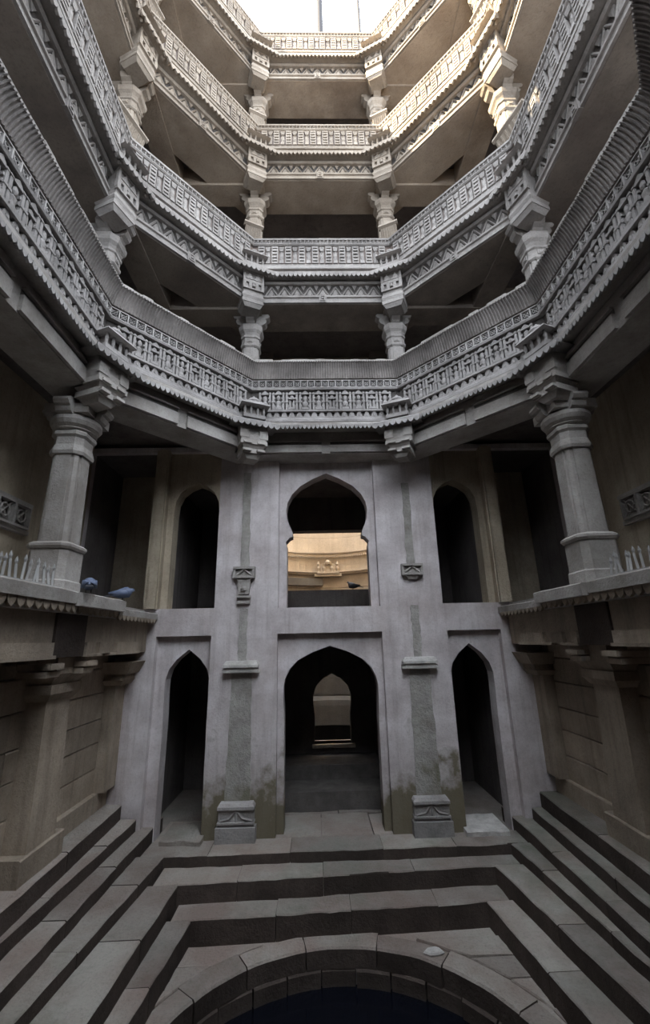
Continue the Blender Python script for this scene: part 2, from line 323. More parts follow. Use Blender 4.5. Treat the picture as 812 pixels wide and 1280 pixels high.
# ------------------------------------------------------------------ lowest balcony (ribbed flaring parapet)
def balcony_low(fi, label, detail=True):
    F = Face(OCT1, fi); B = 6.18; m = M['carved_low']
    t = F.root('carved_balcony', label, 'balcony', B); bo = .14 if fi == 0 else .34; z0 = 0 if fi == 0 else -.05
    obj('beam', F.prism(MB(), [(bo-.55, z0), (bo, z0), (bo, .46), (bo-.55, .46)]), M['ledge'], t)
    L0, R0 = F.uL(bo), F.uR(bo); n = 2; gap = .16
    for k in range(n):                                             # long sunk bands on the beam
        a = L0+.22+(R0-L0-.44)*k/n+(gap/2 if k else 0); b = L0+.22+(R0-L0-.44)*(k+1)/n-(0 if k else gap/2)
        fb = MB(); fb.box(a, b, -bo-.05, -bo+.01, .235, .26); fb.box(a, b, -bo-.045, -bo+.01, z0+.02, .165); obj('beam_fillet', fb, M['ledge'], t); fb = MB(); fb.box(a, b, -bo-.004, -bo+.01, .165, .235); obj('beam_groove', fb, M['grime_shade'], t)
    obj('eave', F.prism(MB(), [(.05, .46), (.50, .36), (.58, .36), (.58, .42), (.48, .47), (.05, .62)], .26, .26), M['ledge'], t)
    oT = .565; uL, uR = F.uL(oT)+.27, F.uR(oT)-.27
    n = max(8, round((uR-uL)/.078))
    if detail: row(t, 'tooth', lambda k, w: tooth_mesh(w, .08, m), n, uL, uR, -oT, .37)
    else:
        mb = MB(); tooth_strip(n, uL, uR, -oT, .37, .10, m, mb); obj('tooth_row', mb, m, t, 'stuff')
    # frieze body
    obj('frieze_wall', F.prism(MB(), [(.28, .42), (.40, .42), (.40, 1.34), (.28, 1.34)]), M['grime_shade'], t)
    obj('base_shelf', F.prism(MB(), [(.38, .47), (.51, .47), (.51, .52), (.46, .56), (.46, .60), (.38, .60)]), m, t)
    u0, u1 = F.uL(.4)+.14, F.uR(.4)-.14
    nb = max(8, round((u1-u0)/.14)); sb = MB(); wv = (u1-u0)/nb
    for k in range(nb):
        c = u0+wv*(k+.5); sb.poly_y([(c-wv*.4, .60), (c+wv*.4, .60), (c+wv*.3, .66), (c+wv*.12, .70), (c-wv*.12, .70), (c-wv*.3, .66)], -.445, -.4); sb.box(c-wv*.12, c+wv*.12, -.465, -.4, .60, .64)
    obj('lower_frieze', sb, m, t, 'stuff')
    obj('shelf', F.prism(MB(), [(.38, .70), (.475, .70), (.475, .735), (.38, .75)]), m, t)
    npan = max(5, round((u1-u0)/.245))
    row(t, 'carved_panel', lambda k, w: figure_panel(round(w*.94, 2), .40, m, k), npan, u0, u1, -.402, .75)
    obj('string_course', F.prism(MB(), [(.38, 1.15), (.48, 1.15), (.49, 1.18), (.38, 1.20)]), m, t)
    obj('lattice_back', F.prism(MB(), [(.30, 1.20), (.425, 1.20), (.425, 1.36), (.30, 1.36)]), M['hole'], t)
    nl = max(8, round((F.uR(.44)-F.uL(.44))/.128))
    row(t, 'lattice_cell', lambda k, w: lattice_mesh(round(w, 3), .155, M['carved_light']), nl, F.uL(.44), F.uR(.44), -.428, 1.20)
    # flaring ribbed cornice
    prof = [(.42, 1.37), (.47, 1.385), (.485, 1.44), (.505, 1.50), (.535, 1.57), (.58, 1.64), (.61, 1.665)]
    back = [(.58, 1.695), (.50, 1.62), (.45, 1.52), (.42, 1.46), (.36, 1.37)]
    obj('flared_cornice', F.prism(MB(), prof+back), M['rib'], t)
    rb = MB(); nr = round((F.uR(.5)-F.uL(.5))/.046); rnd = random.Random(fi)
    for k in range(nr):
        f0 = (k+.5)/nr; w = .013; rings = []
        for (o, z) in prof[1:]:
            u = F.uL(o)+(F.uR(o)-F.uL(o))*f0; e = .016
            rings.append([(u-w, -o+.004, z), (u-w*.6, -o-e, z-.006), (u+w*.6, -o-e, z-.006), (u+w, -o+.004, z)])
        rb.loft(rings)
    obj('rib', rb, M['rib_high'], t, 'stuff')
    lp = MB(); n = 16
    for k in range(n):                                              # chipped top lip
        a0, a1 = k/n, (k+1)/n
        def P(o, z, f): return (F.uL(o)+(F.uR(o)-F.uL(o))*f, -o, z)
        h0 = rnd.choice((0, .006, .014, .024)); lp.loft([[P(.50, 1.655, a), P(.61, 1.655, a), P(.615, 1.685+h0, a), P(.50, 1.695+h0, a)] for a in (a0, a1)])
    obj('cornice_lip', lp, M['ledge'], t)
    return t

# ------------------------------------------------------------------ upper balconies (slotted parapet over a leafy frieze)
def balcony_high(fi, B, label, m, detail=2, soff=.5):
    F = Face(OCT2, fi); t = F.root('carved_balcony', label, 'balcony', B); o0 = .24
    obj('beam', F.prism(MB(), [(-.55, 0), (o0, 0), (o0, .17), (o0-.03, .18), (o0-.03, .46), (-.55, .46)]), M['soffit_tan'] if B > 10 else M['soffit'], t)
    obj('frieze_ground', F.prism(MB(), [(o0-.05, .185), (o0-.02, .185), (o0-.02, .455), (o0-.05, .455)]), M['grime_shade'], t)
    obj('beam_fillet', F.prism(MB(), [(o0, .01), (o0+.045, .01), (o0+.045, .045), (o0+.02, .055), (o0+.02, .13), (o0+.05, .14), (o0+.05, .18), (o0, .19)]), m, t)
    cx = (F.uL(o0)+F.uR(o0))/2
    orn = MB(); orn.box(cx-.075, cx+.075, -o0-.065, -o0, .0, .19); orn.box(cx-.05, cx+.05, -o0-.08, -o0, .03, .05); orn.box(cx-.05, cx+.05, -o0-.08, -o0, .14, .16); orn.box(cx-.05, cx-.03, -o0-.08, -o0, .05, .14); orn.box(cx+.03, cx+.05, -o0-.08, -o0, .05, .14)
    orn.lathe([(.03, .075), (.03, .115)], 6, cx, -o0-.06); obj('square_boss', orn, m, t)
    uL, uR = F.uL(o0)+.30, F.uR(o0)-.30
    n = max(5, round((uR-uL)/.27))
    row(t, 'frieze_leaf', lambda k, w: leaf_mesh(round(w, 2), .26, m), n, uL, uR, -o0+.02, .195)
    obj('frieze_cap', F.prism(MB(), [(o0-.03, .455), (o0+.05, .455), (o0+.08, .49), (o0-.03, .51)]), m, t)
    obj('eave', F.prism(MB(), [(0, .50), (.42, .55), (.47, .55), (.47, .60), (.40, .63), (.36, .70), (0, .76)], .24, .24), m, t)
    oT = .455; a, b = F.uL(oT)+.25, F.uR(oT)-.25; n = max(8, round((b-a)/.09))
    if detail > 1: row(t, 'tooth', lambda k, w: tooth_mesh(w, .085, m), n, a, b, -oT, .56)
    else:
        mb = MB(); tooth_strip(n, a, b, -oT, .56, .085, m, mb); obj('tooth_row', mb, m, t, 'stuff')
    obj('base_rail', F.prism(MB(), [(.26, .70), (.44, .70), (.44, .75), (.40, .80), (.40, .85), (.26, .86)]), m, t)
    obj('parapet_wall', F.prism(MB(), [(.24, .74), (.36, .74), (.36, 1.46), (.24, 1.46)]), M['grime_shade_warm'], t)
    u0, u1 = F.uL(.38)+.10, F.uR(.38)-.10; n = max(9, round((u1-u0)/.135))
    n += 1-n % 2
    row(t, 'parapet_panel', lambda k, w: slot_panel(round(w*.98, 3), .46, m) if k % 2 == 0 else pillar_panel(round(w*.98, 3), .46, m), n, u0, u1, -.365, .86)
    obj('top_rail', F.prism(MB(), [(.22, 1.33), (.40, 1.33), (.42, 1.355), (.42, 1.37), (.385, 1.375), (.385, 1.45), (.42, 1.46), (.42, 1.50), (.22, 1.50)]), m, t)
    mb = MB(); n = round((u1-u0)/.075); wv = (F.uR(.4)-F.uL(.4))/n
    for k in range(n):
        c = F.uL(.4)+wv*(k+.5); mb.box(c-wv*.5, c-wv*.34, -.415, -.38, 1.372, 1.46); mb.bar((c-wv*.4, -.395, 1.38), (c+wv*.4, -.395, 1.45), .006)
        mb.bar((c+wv*.4, -.395, 1.38), (c-wv*.4, -.395, 1.45), .006)
    obj('rail_lattice', mb, m, t, 'stuff')
    return t

# ------------------------------------------------------------------ corner kiosks with corbel blocks
def bisector(poly, i):
    n = len(poly); a, b, c = [Vector(poly[k % n]) for k in (i-1, i, i+1)]
    d = ((b-a).normalized()+(c-b).normalized()).normalized(); return math.atan2(d.y, d.x)
def corner(poly, i, o, B, label, m, low=False, detail=True):
    v = offset_poly(poly, o)[i]; rz = bisector(poly, i)
    t = thing('corner_kiosk', label, 'kiosk', (v.x, v.y, B), rz)
    hw = .42 if low else .38
    eb, et = (.30, .50) if low else (.53, .74)
    mb = MB()
    mb.add([(-hw, -.26, eb), (hw, -.26, eb), (hw, .2, eb+.04), (-hw, .2, eb+.04), (-hw, -.26, eb+.05), (hw, -.26, eb+.05), (.26, -.02, et), (-.26, -.02, et), (-.26, .2, et), (.26, .2, et)],
           [(0, 3, 2, 1), (0, 1, 5, 4), (4, 5, 6, 7), (7, 6, 9, 8), (1, 2, 9, 6, 5), (3, 0, 4, 7, 8), (2, 3, 8, 9)])
    obj('eave', mb, m, t)
    n = 8; me = tooth_mesh(2*hw/n, .08, m)
    row(t, 'tooth', lambda k, w: me, n, -hw, hw, -.245, eb+.02)
    # little pavilion on the eave
    kb = MB(); kb.box(-.20, .20, -.13, .15, et-.03, et+.035); obj('kiosk_base', kb, m, t)
    for x in (-.17, -.06, .06, .17):
        p = MB(); p.lathe([(.024, et+.03), (.018, et+.07), (.026, et+.12), (.018, et+.17), (.03, et+.215)], 6, x, -.10); obj('kiosk_pillar', p, m, t)
    kc = MB(); kc.box(-.15, .15, -.05, .15, et+.03, et+.215); obj('kiosk_core', kc, M['rib'], t)
    rf = MB(); rf.taper(0, -.02, et+.205, et+.25, .26, .19, .23, .16); rf.taper(0, -.02, et+.25, et+.30, .19, .14, .15, .11)
    rf.lathe([(.11, et+.29), (.125, et+.33), (.09, et+.38), (.035, et+.40), (.04, et+.42), (.01, et+.45)], 10, 0, -.02); obj('kiosk_roof', rf, m, t)
    # corbel block below
    if low:
        bk = MB(); bk.box(-.24, .24, -.10, .45, .12, .40); obj('block', bk, M['ledge'], t)
        for x in (-.17, .17):
            q = MB(); q.box(x-.075, x+.075, -.14, -.09, .07, .22); obj('carved_boss', q, M['ledge'], t)
        cb = MB(); cb.taper(0, .1, .02, .12, .22, .22, .24, .24); cb.taper(0, .1, -.05, .02, .235, .245, .235, .245); cb.taper(0, .1, -.12, -.05, .16, .17, .2, .22); cb.taper(0, .1, -.20, -.12, .19, .2, .19, .2); cb.taper(0, .1, -.28, -.20, .10, .13, .16, .17)
        obj('corbel', cb, M['ledge'], t)
        for s in (-1, 1):
            for zz in (-.02, -.165):
                q = MB(); q.box(s*.12-.07, s*.12+.07, -.17, -.10, zz-.02, zz+.02); obj('corbel_fillet', q, M['ledge'], t)
    else:
        bk = MB(); bk.box(-.19, .19, -.08, .30, .05, .60); obj('block', bk, m, t)
        b1 = MB(); b1.box(-.205, .205, -.11, -.06, .51, .56); b1.box(-.205, .205, -.11, -.06, .30, .345); b1.box(-.205, -.165, -.11, -.06, .345, .51); b1.box(.165, .205, -.11, -.06, .345, .51)
        for x in (-.08, .08): b1.poly_y([(x-.075, .35), (x+.075, .35), (x, .5)], -.12, -.08)
        obj('carved_band', b1, m, t)
        b2 = MB()
        b2.box(-.205, .205, -.12, -.06, .27, .30); b2.box(-.205, .205, -.12, -.06, .12, .15)
        for x in (-.18, -.065, .065, .18): b2.box(x-.03, x+.03, -.12, -.06, .15, .27)
        b2.lathe([(.035, .18), (.035, .24)], 8, 0, -.11); obj('square_boss', b2, m, t)
        cb = MB(); cb.taper(0, .1, -.02, .05, .22, .2, .195, .19); cb.taper(0, .1, -.09, -.02, .19, .18, .22, .2); cb.taper(0, .1, -.16, -.09, .21, .19, .21, .19); cb.taper(0, .1, -.24, -.16, .15, .14, .2, .18)
        obj('corbel', cb, m, t)
    return t

# ------------------------------------------------------------------ columns
def oct_ring(r, z, ch=.41): # chamfered square ring, half width r
    c = r*(1-ch); return [(-r, -c, z), (-c, -r, z), (c, -r, z), (r, -c, z), (r, c, z), (c, r, z), (-c, r, z), (-r, c, z)]
def star_ring(r, z):         # square with stepped-in corners
    q = [(1, .5), (.88, .5), (.88, .70), (.70, .88), (.5, .88), (.5, 1)]; p = []
    for k in range(4):
        c, s_ = (1, 0, -1, 0)[k], (0, 1, 0, -1)[k]
        p += [((c*x-s_*y)*r, (s_*x+c*y)*r, z) for x, y in q]
    return p
def column(x, y, rz, z0, B, label, m, r=.185, low=False):
    t = thing('stone_column', label, 'column', (x, y, z0), rz, None); H = B-z0; sb = lambda z: z-z0
    if low:
        b = MB(); b.loft([oct_ring(0.255, 0, .3), oct_ring(0.255, .16, .3), oct_ring(0.239, .18, .3), oct_ring(0.239, .52, .3), oct_ring(0.228, .56, .3)]); obj('base', b, M['ledge'], t)
        c = MB(); c.loft([oct_ring(0.251, .55, .3), oct_ring(0.270, .58, .3), oct_ring(0.270, .61, .3), oct_ring(0.228, .64, .3)]); obj('collar', c, M['ledge'], t)
        s = MB(); s.loft([star_ring(.208, .62), star_ring(.192, H-.72)]); obj('shaft', s, M['ledge'], t)
        n = MB(); n.loft([oct_ring(0.217, H-.74), oct_ring(0.228, H-.70), oct_ring(0.217, H-.66), oct_ring(0.198, H-.60), oct_ring(0.198, H-.50), oct_ring(0.228, H-.47), oct_ring(0.228, H-.43), oct_ring(0.205, H-.40)]); obj('neck_ring', n, M['ledge'], t)
        k = MB(); k.lathe([(.21, H-.41), (.27, H-.385), (.24, H-.36), (.29, H-.33), (.32, H-.28), (.315, H-.23), (.27, H-.18)], 20); obj('capital', k, M['ledge'], t, smooth=False)
        ab = MB(); ab.box(-.29, .29, -.29, .29, H-.19, H-.06); obj('abacus', ab, M['ledge'], t)
        h = H-.06
        for a in range(4):
            q = MB(); q.poly_x([(-.15, 0), (-.38, 0), (-.43, -.03), (-.44, -.07), (-.41, -.11), (-.37, -.12), (-.37, -.15), (-.35, -.19), (-.31, -.21), (-.15, -.21)], -.10, .10)
            q.v = [(vx, vy, vz+h+.05) for vx, vy, vz in q.v]
            obj('bracket', q, M['ledge'], t, rz=a*math.pi/2)
        return t
    b = MB(); b.loft([oct_ring(r*1.25, 0, .3), oct_ring(r*1.25, .25, .3), oct_ring(r*1.12, .3, .3)]); obj('base', b, m, t)
    s = MB(); s.loft([star_ring(r*1.04, .28), star_ring(r*.97, H-.82)]); obj('shaft', s, m, t)
    n = MB(); n.loft([oct_ring(r, H-.84), oct_ring(r*1.12, H-.81), oct_ring(r*1.12, H-.77), oct_ring(r*1.0, H-.75), oct_ring(r*1.0, H-.64), oct_ring(r*1.12, H-.62), oct_ring(r*1.12, H-.58), oct_ring(r*.98, H-.56)]); obj('neck_ring', n, m, t)
    for a in range(4):
        q = MB(); q.box(-r*.34, r*.34, -r*1.08, -r*.96, H-.74, H-.65); q.box(-r*.18, r*.18, -r*1.14, -r*.96, H-.72, H-.67); obj('carved_boss', q, m, t, rz=a*math.pi/2)
    k = MB(); k.loft([oct_ring(r*1.0, H-.57), oct_ring(r*1.12, H-.51), oct_ring(r*1.32, H-.46), oct_ring(r*1.38, H-.41), oct_ring(r*1.38, H-.36), oct_ring(r*1.25, H-.32)]); obj('capital', k, m, t)
    for a in range(4):
        q = MB(); q.poly_x([(-.1, 0), (-.34, 0), (-.37, -.04), (-.34, -.09), (-.29, -.11), (-.31, -.17), (-.28, -.23), (-.22, -.26), (-.18, -.32), (-.1, -.32)], -.085, .085)
        q.v = [(vx, vy, vz+H) for vx, vy, vz in q.v]
        obj('bracket', q, m, t, rz=a*math.pi/2)
    return t

# ================================================================== SETTING
def structure(name, mb, m, loc=None, rz=0.0, parent=None):
    o = obj(name, mb, m, parent, 'structure' if parent is None else None, loc=loc, rz=rz); return o
def mirror(pts): return [(-x, z) for x, z in reversed(pts)]
def shift(pts, dx): return [(x+dx, z) for x, z in pts]
def close_arch(half):   # half outline from left foot to the apex -> full loop
    return half+[(-x, z) for x, z in reversed(half[:-1])]
ARCH_UP = close_arch([(-.75, 3.42), (-.75, 4.55), (-.77, 4.62), (-.70, 4.70), (-.645, 4.72), (-.645, 4.80), (-.70, 4.92), (-.75, 5.06), (-.765, 5.22), (-.74, 5.38), (-.66, 5.54), (-.5, 5.71), (-.25, 5.86), (0, 5.97)])
ARCH_DOOR = close_arch([(-.785, -.1), (-.785, 1.6), (-.80, 1.95), (-.80, 2.12), (-.775, 2.25), (-.70, 2.40), (-.56, 2.54), (-.3, 2.67), (0, 2.77)])
ARCH_SIDE = close_arch([(-.36, -.1), (-.355, 1.6), (-.37, 2.1), (-.365, 2.28), (-.32, 2.44), (-.2, 2.60), (0, 2.76)])
ARCH_NICHE = close_arch([(-.42, 3.43), (-.42, 5.2), (-.40, 5.42), (-.32, 5.60), (-.18, 5.72), (0, 5.80)])
ARCH_WIN = close_arch([(-.40, .73), (-.39, 1.3), (-.42, 1.52), (-.42, 1.70), (-.36, 1.88), (-.2, 2.04), (0, 2.14)])
def rect(x0, x1, z0, z1): return [(x0, z0), (x1, z0), (x1, z1), (x0, z1)]
def sorted_rect(a, b, z0, z1): return rect(min(a, b), max(a, b), z0, z1)
DX, NX = 2.42, 2.44
LOW_L, LOW_R = rect(-2.96, -2.03, -.1, 2.98), rect(2.03, 2.96, -.1, 2.98)
wall_back = structure('wall_back', plate(rect(-5.1, 5.1, -.3, 6.5), [rect(-.895, .895, 3.42, 6.2), rect(-.90, .90, -.1, 2.985), LOW_L, LOW_R, rect(-4.45, -2.0, 3.44, 6.4), rect(2.0, 4.45, 3.44, 6.4)], 0, .12), M['plaster'])
for nm, out, hole in (('recessed_panel', rect(-1.0, 1.0, 3.3, 6.3), ARCH_UP), ('recessed_panel', rect(-1.0, 1.0, -.25, 3.1), ARCH_DOOR),
                      ('recessed_panel', rect(-3.05, -1.95, -.25, 3.1), shift(ARCH_SIDE, -DX)), ('recessed_panel', rect(1.95, 3.05, -.25, 3.1), shift(ARCH_SIDE, DX))):
    obj(nm, plate(out, [hole], .12, .40), M['plaster'], wall_back)
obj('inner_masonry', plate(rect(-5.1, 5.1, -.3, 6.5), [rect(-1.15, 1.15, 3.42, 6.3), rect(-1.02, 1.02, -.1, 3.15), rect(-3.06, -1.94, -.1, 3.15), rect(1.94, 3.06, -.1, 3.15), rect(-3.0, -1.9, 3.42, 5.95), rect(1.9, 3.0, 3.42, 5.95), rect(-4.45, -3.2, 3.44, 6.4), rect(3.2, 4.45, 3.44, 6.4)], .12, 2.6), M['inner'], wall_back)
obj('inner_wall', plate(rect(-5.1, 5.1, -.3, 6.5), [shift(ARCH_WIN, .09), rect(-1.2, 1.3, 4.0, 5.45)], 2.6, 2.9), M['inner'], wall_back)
sl = MB(); sl.box(-.36, .56, 2.52, 2.95, .66, .73); obj('window_sill', sl, M['well'], wall_back)

for s in (-1, 1):
    obj('recessed_panel', plate(sorted_rect(s*1.95, s*3.2, 3.38, 6.5), [shift(ARCH_NICHE, s*NX)], .10, .40), M['gallery'], wall_back)
    q = MB(); q.box(*sorted((s*2.98, s*3.22)), -.04, .4, 3.44, 6.42); obj('gallery_jamb', q, M['gallery'], wall_back)
    q = MB(); q.box(*sorted((s*3.0, s*3.14)), -.09, .1, 3.44, 6.42); obj('gallery_jamb', q, M['gallery'], wall_back)
    q = MB(); q.box(*sorted((s*3.21, s*4.44)), 1.3, 1.5, 3.43, 6.41); obj('gallery_end_wall', q, M['gallery'], wall_back)
# well shaft behind the wall
def arc_ring(r0, r1, z0, z1, a0=-60, a1=240, n=56, cx=.1, cy=5.4, bulge=0.0):
    mb = MB(); rings = []
    for k in range(n+1):
        a = R(a0+(a1-a0)*k/n); c, s = math.cos(a), math.sin(a)
        q = [(r0, z0), (r1, z0), (r1, z1), (r0, z1)] if not bulge else [(r0, z0), (r1, z0), (r1, z1), (r0+bulge, z1), (r0+.02, z1-bulge*.6), (r0, z1-bulge*1.6)]
        rings.append([(cx+r*c, cy+r*s, z) for r, z in q])
    return mb.loft(rings)
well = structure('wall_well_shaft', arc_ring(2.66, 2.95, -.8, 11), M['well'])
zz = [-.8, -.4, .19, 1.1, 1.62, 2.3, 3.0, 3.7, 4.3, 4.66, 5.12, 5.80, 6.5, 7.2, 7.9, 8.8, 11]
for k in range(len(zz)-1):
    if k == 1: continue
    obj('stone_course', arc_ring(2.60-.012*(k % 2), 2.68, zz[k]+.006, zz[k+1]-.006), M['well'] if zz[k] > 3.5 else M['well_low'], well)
obj('ring_ledge', arc_ring(2.28, 2.62, .22, 1.06, bulge=.16), M['well_low'], well)
obj('cornice_ring', arc_ring(2.50, 2.62, 5.80, 5.90), M['well'], well); obj('cornice_ring', arc_ring(2.44, 2.62, 5.90, 5.95), M['well'], well)
obj('cornice_ring', arc_ring(2.46, 2.62, 5.14, 5.26), M['well'], well); obj('cornice_ring', arc_ring(2.40, 2.62, 5.20, 5.23), M['well'], well)
obj('recess_shade', arc_ring(2.63, 2.68, -.4, .19), M['hole'], well); obj('grey_ledge', arc_ring(2.42, 2.62, 4.74, 5.0, 92, 170, 20), M['well_low'], well)  # first ring is painted shade for the opening under the ledge
mb = MB()
for k in range(70):
    a = R(20+140*k/70); mb.box(.1+2.46*math.cos(a)-.02, .1+2.46*math.cos(a)+.02, 5.4+2.46*math.sin(a)-.04, 5.4+2.46*math.sin(a), 5.74, 5.80)
obj('dentil_row', mb, M['well'], well, 'stuff')
wb = thing('carved_bracket_niche', 'small carved balcony niche on the sunny shaft wall seen through the big arch', 'carving', (.2, 7.9, 5.05))
q = MB(); q.box(-.48, .48, -.16, 0, 0, .10); q.box(-.40, .40, -.2, 0, .10, .15); obj('base', q, M['well'], wb)
for x in (-.34, -.14, .14, .34):
    q = MB(); q.lathe([(.05, .15), (.035, .2), (.06, .3), (.035, .38), (.06, .44)], 8, x, -.1); obj('pillar', q, M['well'], wb)
q = MB(); q.box(-.26, .26, -.09, 0, .15, .46); q.lathe([(.1, .44), (.12, .52), (.03, .6)], 8, 0, -.08); q.lathe([(.06, .44), (.02, .55)], 8, -.34, -.08); q.lathe([(.06, .44), (.02, .55)], 8, .34, -.08); obj('carved_screen', q, M['well'], wb)
# well interior floor to close the view
q = MB(); q.box(-2.8, 3.0, 2.9, 8.2, -.95, -.8); structure('floor_well', q, M['inner'])

# ------------------------------------------------------------------ outer gallery walls, slabs
YN, YS = -9.4, -5.6
q = MB(); q.box(-5.4, -5.1, YN-.3, 2.0, -1.3, 7.9); q.box(-5.4, -5.1, YN-.3, 2.0, 7.9, 16.6); structure('wall_left', q, M['inner'])  # upper near stretch is unseen, extended to keep sun out
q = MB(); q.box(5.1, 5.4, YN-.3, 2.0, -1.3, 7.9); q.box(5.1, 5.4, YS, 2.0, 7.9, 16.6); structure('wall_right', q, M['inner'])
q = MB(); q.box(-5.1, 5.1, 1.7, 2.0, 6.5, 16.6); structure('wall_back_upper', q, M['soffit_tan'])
q = MB(); q.box(-5.4, 5.4, YN-.3, YN, -1.3, 7.9); structure('wall_front', q, M['inner'])  # unseen, kept low so sky light comes in over it
def slab(name, poly, z0, z1, m, full=True):
    v = offset_poly(poly, 0)
    if not full:
        lp = [(5.15, YS), (5.15, 1.75), (-5.15, 1.75), (-5.15, YS), (v[6].x, YS)]+[tuple(v[i]) for i in (6, 7, 0, 1, 2, 3)]+[(v[3].x, YS)]
        mb = plate(lp, [], z0, z1); mb.v = [(x, z, y) for x, y, z in mb.v]
        return structure(name, mb, m)
    mb = plate([(-5.15, YN), (5.15, YN), (5.15, 1.75), (-5.15, 1.75)], [[tuple(p) for p in v]], z0, z1)
    mb.v = [(x, z, y) for x, y, z in mb.v]
    return structure(name, mb, m)
TB = {2: 9.31, 3: 12.66, 4: 15.95}
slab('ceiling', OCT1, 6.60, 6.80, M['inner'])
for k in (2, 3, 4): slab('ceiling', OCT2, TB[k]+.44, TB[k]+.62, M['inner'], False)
for k in (2, 3, 4):
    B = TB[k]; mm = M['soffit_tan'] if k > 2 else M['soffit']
    for s in (-1, 1):
        q = MB(); q.box(*sorted((s*1.25, s*5.12)), -.55, -.05, B-.06, B+.45); structure('trim_lintel', q, mm)
        q = MB(); q.box(*sorted((s*3.05, s*3.5)), -2.4, 1.72, B-.04, B+.45); structure('trim_lintel', q, mm)
        # wall piers behind the rooms
        q = MB(); q.box(s*1.42-.22, s*1.42+.22, 1.45, 1.72, B-2.8, B+.45); structure('trim_pier', q, mm)
for s in (-1, 1):
    q = MB(); q.box(*sorted((s*3.2, s*5.12)), -7.0, 0.05, 3.12, 3.43); structure('floor_gallery', q, M['ledge'])

